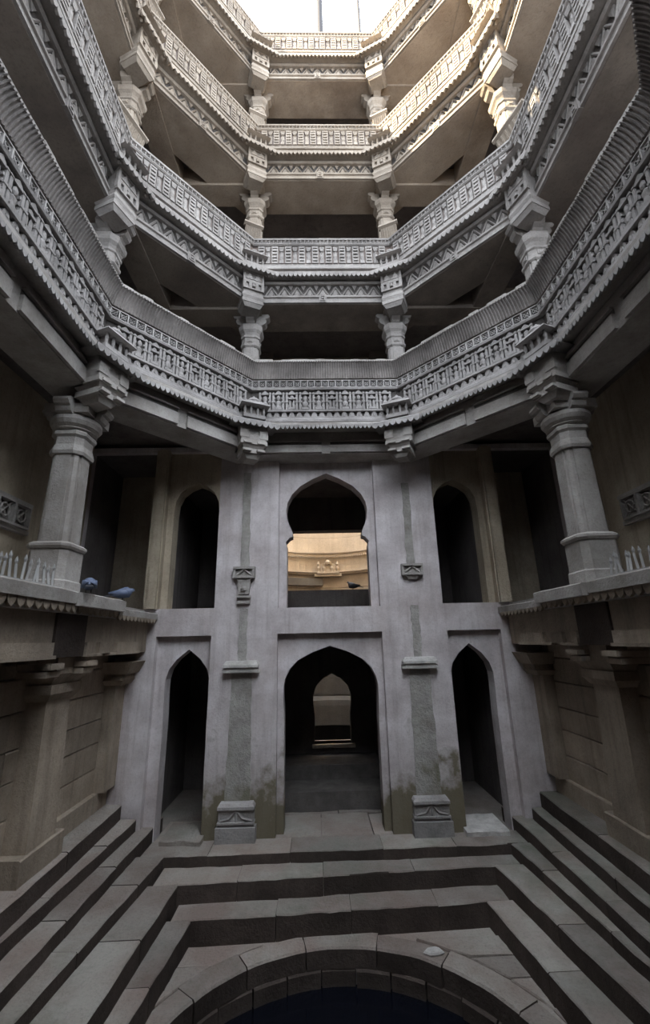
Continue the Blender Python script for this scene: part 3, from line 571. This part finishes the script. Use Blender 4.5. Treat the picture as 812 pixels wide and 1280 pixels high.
# ------------------------------------------------------------------ lower side walls of stone blocks
def yblock(x, y0, y1, z0, z1, d, s, seed):
    """wall block whose face looks to the void at |x|, side sign s"""
    a = block([(x, y0), (x, y1), (x+s*d, y1), (x+s*d, y0)], z0, z1, 4, .006, seed); return a
for s, nm in ((-1, 'wall_lower_left'), (1, 'wall_lower_right')):
    rnd = random.Random(5+s)
    q = MB(); q.box(*sorted((s*3.62, s*4.2)), -7.0, .05, -.2, 3.15); wl = structure(nm, q, M['inner'])
    zs = [.76, 1.10, 1.46, 1.78, 2.16, 2.52, 2.80]
    for k in range(len(zs)-1):
        cuts = [-6.6, -5.3, -3.9+rnd.uniform(-.2, .2), -2.5, -1.35+rnd.uniform(-.25, .15), -.36] if k % 2 else [-6.6, -4.6, -3.3, -2.5, -.36]
        for a, b in zip(cuts, cuts[1:]):
            obj('stone_block', yblock(s*(3.54+rnd.uniform(0, .03)), a+.008, b-.008, zs[k]+.008, zs[k+1]-.008, .1, s, rnd.random()*50), M['block'], wl)
    cuts = [-6.6, -4.4, -2.42, -1.6, -.02]
    for a, b in zip(cuts, cuts[1:]):                               # dado course
        f = .22 if a == -2.42 else 0
        obj('dado_block', yblock(s*(3.50-f), a+.005, b-.005, .50, .77, .2+f, s, a), M['block'], wl)
    # end pilaster against the plaster wall
    q = MB(); q.box(*sorted((s*3.40, s*3.62)), -.36, 0.0, .77, 2.25); obj('pilaster', q, M['block'], wl)
    q = MB(); q.taper(s*3.45, -.18, 2.25, 2.33, .14, .22, .20, .30); q.taper(s*3.42, -.18, 2.33, 2.42, .16, .24, .16, .24); q.taper(s*3.40, -.2, 2.42, 2.60, .2, .26, .30, .34); obj('pilaster_capital', q, M['block'], wl)
    # pillar carrying the column above
    pl = thing('stone_pillar', 'square brown stone pillar below the %s gallery ledge' % ('left' if s < 0 else 'right'), 'pillar', (s*3.62, -2.02, .77))
    q = MB(); q.loft([[(-.31, -.27, 0), (.31, -.27, 0), (.31, .27, 0), (-.31, .27, 0)], [(-.30, -.26, .5), (.30, -.26, .5), (.30, .26, .5), (-.30, .26, .5)], [(-.28, -.25, 1.48), (.28, -.25, 1.48), (.28, .25, 1.48), (-.28, .25, 1.48)]]); obj('shaft', q, M['block'], pl)
    q = MB(); q.taper(0, 0, 1.48, 1.56, .30, .27, .36, .33); q.taper(0, 0, 1.56, 1.66, .36, .33, .36, .33); q.taper(0, 0, 1.66, 1.78, .33, .3, .42, .38); q.box(-.42, .42, -.38, .38, 1.78, 2.03); obj('capital', q, M['block'], pl)
    for yy in (-.5, .5):
        q = MB(); q.taper(0, yy, 1.78, 1.90, .15, .10, .17, .22); q.box(-.17, .17, yy-.22, yy+.22, 1.90, 2.0); obj('bracket', q, M['block'], pl)
    # ledge with a scalloped edge
    side = 'left' if s < 0 else 'right'
    lg = thing('gallery_ledge', 'projecting stone ledge with toothed edge below the %s gallery' % side, 'ledge', (s*2.95, 0, 3.2))
    def LX(x0, x1): return sorted((s*x0-s*2.95, s*x1-s*2.95))
    for a, b, x, z0, z1 in ((-6.8, -4.55, 2.96, .12, .25), (-4.54, -2.66, 2.94, .12, .26), (-2.655, -1.50, 2.88, .10, .25), (-1.495, -.01, 2.96, .06, .16)):
        q = block([(s*x-s*2.95, a), (s*x-s*2.95, b), (s*3.25-s*2.95, b), (s*3.25-s*2.95, a)], z0, z1, 6, .01, a); obj('ledge_slab', q, M['ledge'], lg)
    mt = cached(('ltooth', s), lambda: tooth_mesh(.125, .10, M['block']))
    n = 42
    for k in range(n):
        y = -5.55+k*.132
        o = link('tooth', mt, lg, (s*2.98-s*2.95, y, .12 if y < -1.5 else .07)); o.rotation_euler = (0, 0, math.pi/2)
        if y > -1.5: o.scale = (1, 1, .8)
    q = MB(); q.box(*LX(3.02, 3.3), -6.8, -.01, .02, .12); obj('under_shelf', q, M['ledge'], lg)
    q = MB(); q.box(*LX(3.12, 3.5), -6.8, -.01, -.46, .02); obj('beam', q, M['block'], lg)
    for a, b in ((-6.7, -4.5), (-4.3, -2.75), (-2.05, -1.92), (-1.72, -1.42), (-1.2, -.45)):
        q = MB(); q.box(*LX(3.07, 3.13), a, b, -.44, -.30); obj('beam_fillet', q, M['block'], lg)
    for a, b in ((-4.35, -2.72), (-2.08, -1.68), (-1.45, -.42)):
        q = MB(); q.box(*LX(3.05, 3.13), a, b, -.47, -.435); obj('beam_fillet', q, M['block'], lg)
    for yy in (-2.0, -2.75):
        q = MB(); q.box(*LX(3.04, 3.4), yy-.05, yy+.2, -.58, -.52); q.box(*LX(3.08, 3.4), yy-.05, yy+.2, -.66, -.60); obj('beam_corbel', q, M['block'], lg)
    q = MB(); q.box(*LX(3.09, 3.14), -2.72, -2.08, -.46, .02); obj('stained_stone', q, M['riser'], lg)
    # gallery inner wall
    q = MB(); q.box(*sorted((s*4.45, s*4.8)), -7, 0.0, 3.42, 6.6); gw = structure('wall_gallery_'+side, q, M['gallery'])
    jb = MB(); jb.box(*sorted((s*4.42, s*4.46)), -6.5, -1.6, 4.46, 4.80); obj('jali_back', jb, M['rib'], gw)
    lm = lattice_mesh(.33, .34, M['ledge'])
    for k in range(9):
        o = link('jali_cell', lm, gw, (s*4.42, -1.8-.33*k, 4.46)); o.rotation_euler = (0, 0, -s*math.pi/2)
    jb = MB(); jb.box(*sorted((s*4.37, s*4.46)), -6.5, -1.55, 4.80, 4.86); jb.box(*sorted((s*4.37, s*4.46)), -6.5, -1.55, 4.40, 4.46); obj('jali_frame', jb, M['ledge'], gw)
    # spiked iron railing
    sr = thing('spiked_railing', 'low pale iron railing of spear tips on the %s gallery ledge' % side, 'railing', (s*3.10, -2.85, 3.46))
    q = MB(); q.box(-.03, .03, -2.4, 0, 0, .035); obj('bottom_rail', q, M['iron'], sr)
    for k in range(26):
        y = -.06-k*.085+rnd.uniform(-.02, .02)
        q = MB(); h = rnd.uniform(.16, .21); lx, ly = rnd.uniform(-.02, .02), rnd.uniform(-.02, .02)
        q.bar((0, y, .03), (lx, y+ly, h), .011); q.loft([[(lx-.006, y+ly-.006, h), (lx+.006, y+ly-.006, h), (lx+.006, y+ly+.006, h), (lx-.006, y+ly+.006, h)], [(lx-.013, y+ly-.013, h+.03), (lx+.013, y+ly-.013, h+.03), (lx+.013, y+ly+.013, h+.03), (lx-.013, y+ly+.013, h+.03)], [(lx-.002, y+ly-.002, h+.08), (lx+.002, y+ly-.002, h+.08), (lx+.002, y+ly+.002, h+.08), (lx-.002, y+ly+.002, h+.08)]])
        obj('spike', q, M['iron'], sr)

q = MB(); q.box(-5.4, 5.4, YN-.3, 3.0, -1.7, -1.35); structure('floor_leak_block', q, M['inner'])  # base box added under the pit to stop light leaking in
for a_, z_ in ((1.0, .30), (1.7, .55)):
    q = MB(); q.box(-.98, .98, a_, 2.6, -.05, z_); obj('passage_step', q, M['grime_shade'], wall_back)
# ------------------------------------------------------------------ sunken floor, steps, pit
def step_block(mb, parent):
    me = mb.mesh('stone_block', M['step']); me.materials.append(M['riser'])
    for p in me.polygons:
        if abs(p.normal.z) < .5: p.material_index = 1                # tread worn; upright faces painted darker for light from above, damp brown stone
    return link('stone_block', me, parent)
def steps_side(s, name, edge, back, z0, z1, y_end, label, seed, ycuts):
    """edge/back: |x| as functions of y (inner edge, outer edge)"""
    t = thing(name, label, 'step', (s*edge(-3), -3, z0)); ys = ycuts+[y_end]
    for k in range(len(ys)-1):
        a, b = ys[k]+.004, ys[k+1]-.004
        p = [(s*edge(a)-s*edge(-3), a+3), (s*edge(b)-s*edge(-3), b+3), (s*back(b)-s*edge(-3), b+3), (s*back(a)-s*edge(-3), a+3)]
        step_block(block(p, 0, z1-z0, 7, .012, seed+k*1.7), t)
def lin(x0, x1, y0=-3.0, y1=0.0): return lambda y: x0+(x1-x0)*(y-y0)/(y1-y0)
EL = {'l4': lin(3.17, 3.25), 'e1': lin(3.13, 3.01), 'e2': lin(2.86, 2.80), 'e3': lin(2.66, 2.37), 't2': lin(2.18, 2.08, -3, -.93), 't3': lin(1.98, 1.80, -3, -1.25)}
ER = {'l4': lin(3.10, 3.22), 'e1': lin(2.95, 3.06), 'e2': lin(2.78, 2.80), 'e3': lin(2.72, 2.50), 't2': lin(2.46, 2.16, -3, -.69), 't3': lin(2.12, 1.88, -3, -1.07)}
for s, E_, sd_ in ((-1, EL, 'left'), (1, ER, 'right')):
    def bk(k, d): return lambda y, k=k, d=d: E_[k](y)+d
    far = lambda y: 3.62
    steps_side(s, 'stone_step', E_['l4'], far, .10, .52, -.03, 'topmost %s step, running under the dado blocks' % sd_, 3+s, [-6.5, -4.6, -3.1, -1.6])
    steps_side(s, 'stone_step', E_['e1'], bk('l4', .1), .02, .31, -.03, 'second stone step from the top on the %s, ending at the plaster pier' % sd_, 13+s, [-6.5, -4.9, -3.4, -2.1, -.9])
    steps_side(s, 'stone_step', E_['e2'], bk('e1', .1), -.1, .155, .55, 'third stone step from the top on the %s, running into the narrow doorway' % sd_, 23+s, [-6.5, -5.0, -3.7, -2.2, -1.1])
    steps_side(s, 'stone_step', E_['e3'], bk('e2', .1), -.3, 0.0, -.47 if s < 0 else -.42, 'fourth stone step from the top on the %s, level with the landing' % sd_, 33+s, [-6.5, -5.2, -3.5, -2.4, -1.2])
    steps_side(s, 'stone_step', E_['t2'], bk('e3', .1), -.45, -.14, -.93 if s < 0 else -.69, 'second stone step above the sunken floor on the %s' % sd_, 43+s, [-6.5, -4.7, -3.2, -2.0])
    steps_side(s, 'stone_step', E_['t3'], bk('t2', .1), -.7, -.36, -1.25 if s < 0 else -1.07, 'lowest stone step beside the pit on the %s' % sd_, 53+s, [-6.5, -4.9, -3.4, -2.3])
def row_blocks(name, label, pl, pr, depth_l, depth_r, z0, z1, cuts, seed):
    """row of blocks along x; pl/pr inner front corners, depth towards the wall"""
    t = thing(name, label, 'step', (0, (pl[1]+pr[1])/2, z0)); oy = (pl[1]+pr[1])/2
    for k in range(len(cuts)-1):
        a, b = cuts[k], cuts[k+1]; P = lambda f: (pl[0]+(pr[0]-pl[0])*f, pl[1]+(pr[1]-pl[1])*f-oy)
        fa, fb = P(a+.0006), P(b-.0006); da = depth_l+(depth_r-depth_l)*a; db = depth_l+(depth_r-depth_l)*b
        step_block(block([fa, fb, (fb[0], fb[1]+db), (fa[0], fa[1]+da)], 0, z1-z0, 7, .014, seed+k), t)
row_blocks('stone_step', 'long landing step in front of the arched doorway', (-2.75, -.49), (2.78, -.42), .50, .43, -.3, .0, [0, .17, .38, .62, .81, 1], 61)
row_blocks('stone_step', 'middle step below the arched doorway, greenish', (-2.40, -.94), (2.52, -.68), .50, .32, -.45, -.14, [0, .22, .45, .7, 1], 71)
row_blocks('stone_step', 'bottom step at the back edge of the sunken floor', (-2.05, -1.255), (2.18, -1.065), .36, .42, -.7, -.36, [0, .30, .52, .78, 1], 81)
# landing behind the first row
fl = MB(); fl.box(-3.6, 3.6, -.35, 2.6, -.5, -.06); floor_l = structure('floor_landing', fl, M['step'])
for k, (a, b, c, d, z) in enumerate(((-2.72, -1.25, .02, .75, .005), (-1.24, -.2, .01, .9, 0), (-.19, .6, .02, .9, .006), (.61, 1.3, .01, .85, 0), (1.31, 2.72, .01, .75, 0), (-.85, .1, .91, 1.8, 0), (.11, .85, .91, 1.8, .01), (-.85, .85, 1.81, 2.6, 0))):
    obj('paving_slab', block([(a, c), (b-.01, c), (b-.01, d), (a, d)], -.2, z, 6, .012, k), M['step'], floor_l)
for s in (-1, 1):
    obj('threshold_slab', block([(s*2.6 if s < 0 else 1.98, -.16), (-1.98 if s < 0 else 2.62, -.20), (-1.98 if s < 0 else 2.62, .5), (s*2.6 if s < 0 else 1.98, .5)], -.05, .07, 7, .03, 3+s), M['chalk'] if s > 0 else M['step'], floor_l)
# sunken floor with the round pit
PC, PR = (-.03, -3.3), 1.93
fo = [(-2.6, -7.2), (2.7, -7.2), (2.7, -.9), (-2.6, -.9)]
circ = [(PC[0]+(PR+.12)*math.cos(2*math.pi*k/64), PC[1]+(PR+.12)*math.sin(2*math.pi*k/64)) for k in range(64)]
mb = plate(fo, [[(x, y) for x, y in circ]], 0, .25); mb.v = [(x, z, -y-.63) for x, y, z in mb.v]
floor = structure('floor', mb, M['step'])
def ring_piece(a0, a1, r0, r1, z0, z1, n=5, seed=0):
    rings = []
    for k in range(n+1):
        a = R(a0+(a1-a0)*k/n); c, s_ = math.cos(a), math.sin(a); j = noise.noise(Vector((a*5, seed, 0)))*.02
        rings.append([(PC[0]+r*c, PC[1]+r*s_, z) for r, z in ((r0+j, z0), (r1, z0), (r1, z1+j*.3), (r0+.02+j, z1+j*.3), (r0+j, z1-.02))])
    return MB().loft(rings)
a = -30; k = 0
while a < 210:
    st = random.Random(k+90).uniform(17, 27); e = min(a+st, 210)
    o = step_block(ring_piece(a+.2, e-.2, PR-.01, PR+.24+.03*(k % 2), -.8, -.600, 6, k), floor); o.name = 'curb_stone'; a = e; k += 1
for k in range(30):
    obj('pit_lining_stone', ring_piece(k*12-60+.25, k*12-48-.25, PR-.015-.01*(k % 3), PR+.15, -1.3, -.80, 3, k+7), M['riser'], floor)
# irregular paving between curb and steps
rp = random.Random(3)
for s in (-1, 1):
    cuts = [-6.9, -5.4, -4.3, -3.5, -2.85, -2.35, -1.95, -1.62, -1.28]
    for k in range(len(cuts)-1):
        y0, y1 = cuts[k], cuts[k+1]
        def cx(y):
            d = (PR+.28)**2-(y-PC[1])**2; return (math.sqrt(d) if d > 0 else 0.0)+.02
        p = [(s*cx(y0), y0+.008), (s*cx(y1), y1-.008), (s*2.16, y1-.008+rp.uniform(-.0, .0)), (s*2.16, y0+.008)]
        if abs(p[0][0]) < 2.1 or abs(p[1][0]) < 2.1:
            p = [(min(max(x, -2.16), 2.16), y) for x, y in p]
            obj('paving_slab', block(p, -.72, -.602+rp.uniform(-.008, .006), 5, .012, k+s*9), M['step'], floor)
q = MB(); q.lathe([(PR+.02, -1.02), (PR+.02, -.965)], 48, *PC); structure('water', q, M['water'])
st = tag(obj('pale_stone', MB().loft([[(x*f, y*f*.8, z) for x, y in ((-.12, -.02), (-.05, -.08), (.06, -.07), (.13, -.03), (.10, .05), (.05, .09), (-.06, .06))] for f, z in ((.9, 0), (1, .018), (.82, .034))]), M['chalk'], loc=(1.05, -1.55, -.60)), 'small pale flat stone lying on the sunken floor at the back corner', 'stone')

# ================================================================== OCTAGON TIERS
for fi in (0, 7, 1, 6, 2):
    balcony_low(fi, 'lowest carved balcony on the %s, with dark ribbed flaring parapet' % SIDE[fi])
balcony_low(3, 'lowest ribbed balcony at the near end of the right side, bending out of frame', False)
balcony_low(5, 'lowest ribbed balcony at the near end of the left side, bending out of frame', False)
TIER = {2: 'second balcony up on the %s, grey slotted parapet panels', 3: 'third balcony up on the %s, pale carved parapet', 4: 'topmost parapet on the %s, against the white sky'}
for k in (2, 3, 4):
    for fi in (0, 7, 1, 6, 2):
        lb = TIER[k] % SIDE[fi]
        if k > 2 and fi == 1: lb = lb.replace('pale', 'sunlit').replace('topmost', 'topmost sunlit')
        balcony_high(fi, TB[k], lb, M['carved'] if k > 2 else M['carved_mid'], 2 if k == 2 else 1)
VN = {0: 'back left', 1: 'back right', 2: 'side right', 7: 'side left'}
for k in (3, 4):
    q = MB(); q.box(-5.1, -1.7, YN, YS-.01, TB[k]+.44, TB[k]+.62); structure('ceiling', q, M['inner'])  # unseen near left roof slabs, added to stop stray sun
for k in (2, 3, 4):                                                  # unseen near left parapet and beam, added to block stray sun
    F = Face(OCT2, 5); structure('trim_unseen_parapet', F.prism(MB(), [(-.5, 0), (.24, 0), (.24, .5), (.44, .58), (.38, .8), (.38, 1.5), (.2, 1.5), (.2, .6), (-.5, .6)]), M['carved'], (F.mid.x, F.mid.y, TB[k]), F.rz)
F = Face(OCT1, 4); structure('trim_unseen_parapet', F.prism(MB(), [(-.45, 0), (.08, 0), (.08, .46), (.45, .4), (.3, .6), (.3, 1.4), (.58, 1.68), (.2, 1.45), (.05, .6), (-.45, .6)]), M['carved_low'], (F.mid.x, F.mid.y, 6.18), F.rz)  # unseen front face, added so light falls from above
for i in (0, 1, 7, 2):
    corner(OCT1, i, .56, 6.18, 'toothed little kiosk with domed roof on the lowest balcony, %s corner' % VN[i], M['carved_low'], True)
for k in (2, 3, 4):
    for i in (0, 1, 7, 2):
        nm = {2: 'second', 3: 'third', 4: 'topmost'}[k]
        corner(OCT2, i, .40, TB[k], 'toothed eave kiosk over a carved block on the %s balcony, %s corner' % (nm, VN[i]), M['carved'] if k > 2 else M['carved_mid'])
        v = {0: (-1.46, -.27), 1: (1.46, -.27), 7: (-3.42, -2.3), 2: (3.36, -2.3)}[i]
        fl_ = {2: 6.8, 3: TB[2]+.62, 4: TB[3]+.62}[k]
        column(v[0], v[1], 0, fl_, TB[k]-.02, 'stone column at the %s corner, standing behind the %s balcony' % (VN[i], {2: 'ribbed lowest', 3: 'second', 4: 'third'}[k]), M['carved'] if k > 2 else M['carved_mid'], .168)
column(-3.47, -2.3, 0, 3.45, 6.0, 'thick fluted stone column standing on the left ledge beside the pigeons', M['ledge'], low=True)
column(3.32, -2.3, 0, 3.45, 6.0, 'thick fluted stone column standing on the right ledge', M['ledge'], low=True)
# slanted seat backs at the foot of the third-level columns
for i in (7, 2, 0, 1):
    for k in ((2, 3) if i in (7, 2) else (2, 3)):
        big = i in (7, 2); v = offset_poly(OCT2, .22)[i]; rz = bisector(OCT2, i); wd = .62 if big else .34
        t = thing('seat_back', 'slanted ribbed seat back at the column foot, %s corner above %s balcony' % (VN[i], {2: 'second', 3: 'third'}[k]), 'seat back', (v.x, v.y, TB[k]+1.56), rz)
        q = MB(); q.poly_x([(-.02, 0), (-.16, .34), (-.10, .36), (.06, 0)], -wd/2, wd/2); obj('slab', q, M['carved'], t)
        q = MB(); q.poly_x([(-.155, .32), (-.20, .35), (-.19, .40), (-.08, .40), (-.09, .34)], -wd/2-.03, wd/2+.03); obj('cap_rail', q, M['carved'], t)
        n = 7
        for j in range(n):
            x = -wd/2+wd*(j+.5)/n; q = MB(); q.poly_x([(-.045, .03), (-.165, .30), (-.14, .31), (-.02, .03)], x-wd*.022, x+wd*.022); obj('rib', q, M['carved'], t)

# ------------------------------------------------------------------ relief pilasters on the plaster wall
for s, sd_ in ((-1, 'left'), (1, 'right')):
    t = thing('wall_pilaster', 'broken relief pilaster on the plaster wall, %s of the big arch' % sd_, 'pilaster', (s*1.49, 0, 0))
    for z0, z1, a, b in ((.5, 2.36, .20, .17), (2.56, 3.42, .075, .07), (4.1, 5.95, .075, .07)):
        if s > 0 and z0 == 4.1: z1 = 5.7
        rings = []; n = 14; rr = random.Random(int(z0*10)+s)
        for k in range(n+1):
            f = k/n; h = a+(b-a)*f; j = rr.uniform(-.012, .012); j2 = rr.uniform(-.012, .012); z = z0+(z1-z0)*f
            d = -.012-rr.uniform(0, .006)
            rings.append([(-h+j, .01, z), (-h+j, d, z), (h+j2, d, z), (h+j2, .01, z)])
        obj('bare_strip', MB().loft(rings), M['broken'], t)
    q = MB(); q.box(-.30, .30, -.12, .02, 2.38, 2.43); q.box(-.29, .29, -.15, .02, 2.46, 2.50); q.taper(0, -.06, 2.43, 2.46, .26, .06, .26, .06); q.taper(0, -.06, 2.50, 2.56, .29, .08, .25, .05); obj('moulding', q, M['chalk'], t)
    q = MB(); q.box(-.30, .30, -.17, .02, 0, .20); obj('base_plinth', q, M['carved_low'], t)
    q = MB(); q.box(-.27, .27, -.12, .02, .20, .43); q.box(-.28, .28, -.15, .02, .24, .265); obj('base_block', q, M['carved_low'], t)
    q = MB(); q.taper(0, -.06, .43, .47, .28, .1, .28, .1); q.taper(0, -.06, .47, .51, .28, .1, .25, .07); obj('base_cap', q, M['carved_low'], t)
    q = MB()
    for m_ in (-1, 1):
        q.bar((0, -.125, .42), (m_*.10, -.125, .31), .012); q.bar((m_*.10, -.125, .31), (m_*.24, -.125, .28), .012)
    q.bar((0, -.125, .42), (0, -.125, .27), .012); obj('carved_leaf', q, M['carved_low'], t)
    q = MB(); q.box(-.19, .19, -.11, .02, 4.10, 4.14); q.box(-.19, .19, -.11, .02, 3.94, 3.98); q.box(-.19, -.15, -.10, .02, 3.98, 4.10); q.box(.15, .19, -.10, .02, 3.98, 4.10); q.box(-.16, .16, -.06, .02, 3.97, 4.11)
    for m_ in (-1, 1): q.bar((0, -.075, 4.09), (m_*.13, -.075, 3.99), .014)
    obj('capital', q, M['ledge'], t)
    q = MB()
    if s < 0:
        q.taper(0, -.03, 3.86, 3.94, .10, .04, .13, .05); q.taper(0, -.02, 3.66, 3.86, .09, .04, .11, .05); q.box(-.12, .12, -.07, .02, 3.60, 3.64); q.box(-.11, .11, -.06, .02, 3.50, 3.55); q.lathe([(.05, 3.72), (.06, 3.76), (.05, 3.8)], 8, 0, -.05)
    else: q.taper(0, -.03, 3.87, 3.94, .08, .03, .12, .05)
    obj('capital_pendant', q, M['ledge'], t)

# ------------------------------------------------------------------ pigeons and roof posts
def pigeon(loc, rz, label, m, head_down=0.0):
    t = thing('pigeon', label, 'pigeon', loc, rz)
    hd = head_down; rings = []
    for x, z, r, rv in ((-.17, .085, .014, .010), (-.11, .095, .045, .036), (-.05, .108, .078, .068), (.01, .118, .088, .082), (.065, .128, .078, .080), (.10, .150, .055, .060), (.12, .178-hd*.6, .038, .040), (.135, .205-hd, .036, .036), (.155, .212-hd, .028, .028), (.172, .210-hd, .010, .010)):
        rings.append([(x-(.45*rv*math.sin(a) if .05 < x < .13 else 0), r*math.cos(a), z+rv*math.sin(a)) for a in [2*math.pi*k/14 for k in range(14)]])
    t.scale = (.9, .9, .9)
    obj('body', MB().loft(rings), m, t, smooth=True)
    q = MB(); q.loft([[(-.12, -.035, .078), (-.12, .035, .078), (-.12, .035, .100), (-.12, -.035, .100)], [(-.27, -.045, .050), (-.27, .045, .050), (-.27, .045, .060), (-.27, -.045, .060)]]); obj('tail', q, M['pigeon_dark'], t)
    q = MB(); q.loft([[(.166, -.007, .202-hd), (.166, .007, .202-hd), (.166, .007, .216-hd), (.166, -.007, .216-hd)], [(.196, -.002, .196-hd), (.196, .002, .196-hd), (.196, .002, .2-hd), (.196, -.002, .2-hd)]]); obj('beak', q, M['beak'], t)
    for s in (-1, 1):
        rings = []
        for x, h, y in ((-.20, .008, .030), (-.12, .030, .062), (-.03, .052, .090), (.04, .048, .093), (.08, .015, .078)):
            rings.append([(x, s*(y+.008), .112-h), (x, s*(y-.02), .112-h), (x, s*(y-.03), .112+h), (x, s*(y-.004), .112+h)])
        obj('wing', MB().loft(rings), m, t, smooth=True)
        q = MB(); q.bar((.01, s*.03, .06), (.015, s*.03, .006), .006); q.bar((.0, s*.03, .005), (.045, s*.03, .005), .005); obj('leg', q, M['beak'], t)
    return t
pigeon((-2.92, -2.48, 3.46), R(118), 'slate blue pigeon sitting at the foot of the thick column', M['pigeon'], .03)
pigeon((-2.93, -1.55, 3.45), R(20), 'slate blue pigeon on the ledge, further from the thick column', M['pigeon'], .05)
pigeon((.66, 2.72, 4.0), R(155), 'dark pigeon in silhouette on the sill inside the big arch', M['pigeon_dark'])
for x, r, lb in ((.16, .11, 'thicker dark post rising against the sky above the back parapet'), (1.42, .05, 'thin dark post rising against the sky above the back parapet')):
    t = thing('roof_post', lb, 'post', (x, 1.0, TB[4]+.62)); q = MB(); q.lathe([(r, 0), (r, 9)], 12); obj('shaft', q, M['post'], t)
    q = MB(); q.lathe([(r*2.2, 0), (r*2.2, .05)], 12); obj('foot_plate', q, M['post'], t)

# ------------------------------------------------------------------ groups, and pieces that belong to a part
GROUPS = {'carved_balcony': 'carved balconies around the octagonal shaft', 'corner_kiosk': 'kiosks at the corners of the shaft', 'stone_column': 'columns around the shaft',
          'seat_back': 'seat backs at the column feet', 'stone_step': 'steps down to the round pit', 'pigeon': 'pigeons', 'wall_pilaster': 'relief pilasters', 'stone_pillar': 'pillars below the ledges',
          'gallery_ledge': 'toothed gallery ledges', 'spiked_railing': 'spiked railings', 'roof_post': 'roof posts'}
OWNER = {'tooth': 'eave', 'tooth_row': 'eave', 'beam_fillet': 'beam', 'beam_groove': 'beam', 'beam_corbel': 'beam', 'stained_stone': 'beam', 'lower_frieze': 'frieze_wall', 'carved_panel': 'frieze_wall',
         'lattice_cell': 'lattice_back', 'rib': 'flared_cornice', 'cornice_lip': 'flared_cornice', 'frieze_leaf': 'frieze_ground', 'parapet_panel': 'parapet_wall', 'rail_lattice': 'top_rail',
         'kiosk_pillar': 'kiosk_base', 'carved_band': 'block', 'corbel_fillet': 'corbel', 'carved_leaf': 'base_block', 'capital_pendant': 'capital', 'beak': 'body'}
base = lambda n: n.split('.')[0]
for o in list(COL.objects):
    if o.parent is None and o.get('category'):
        g = GROUPS.get(base(o.name))
        if g: o['group'] = g
        kids = list(o.children); parts = {base(c.name): c for c in kids}
        for c in kids:
            n = base(c.name); own = OWNER.get(n)
            if n == 'carved_boss': own = 'neck_ring' if 'neck_ring' in parts else 'block'
            if n == 'square_boss': own = 'block' if 'block' in parts else 'beam'
            if n == 'rib' and base(o.name) == 'seat_back': own = 'slab'
            if n == 'tooth' and base(o.name) == 'gallery_ledge': own = 'under_shelf'
            if own and own in parts: c.parent = parts[own]
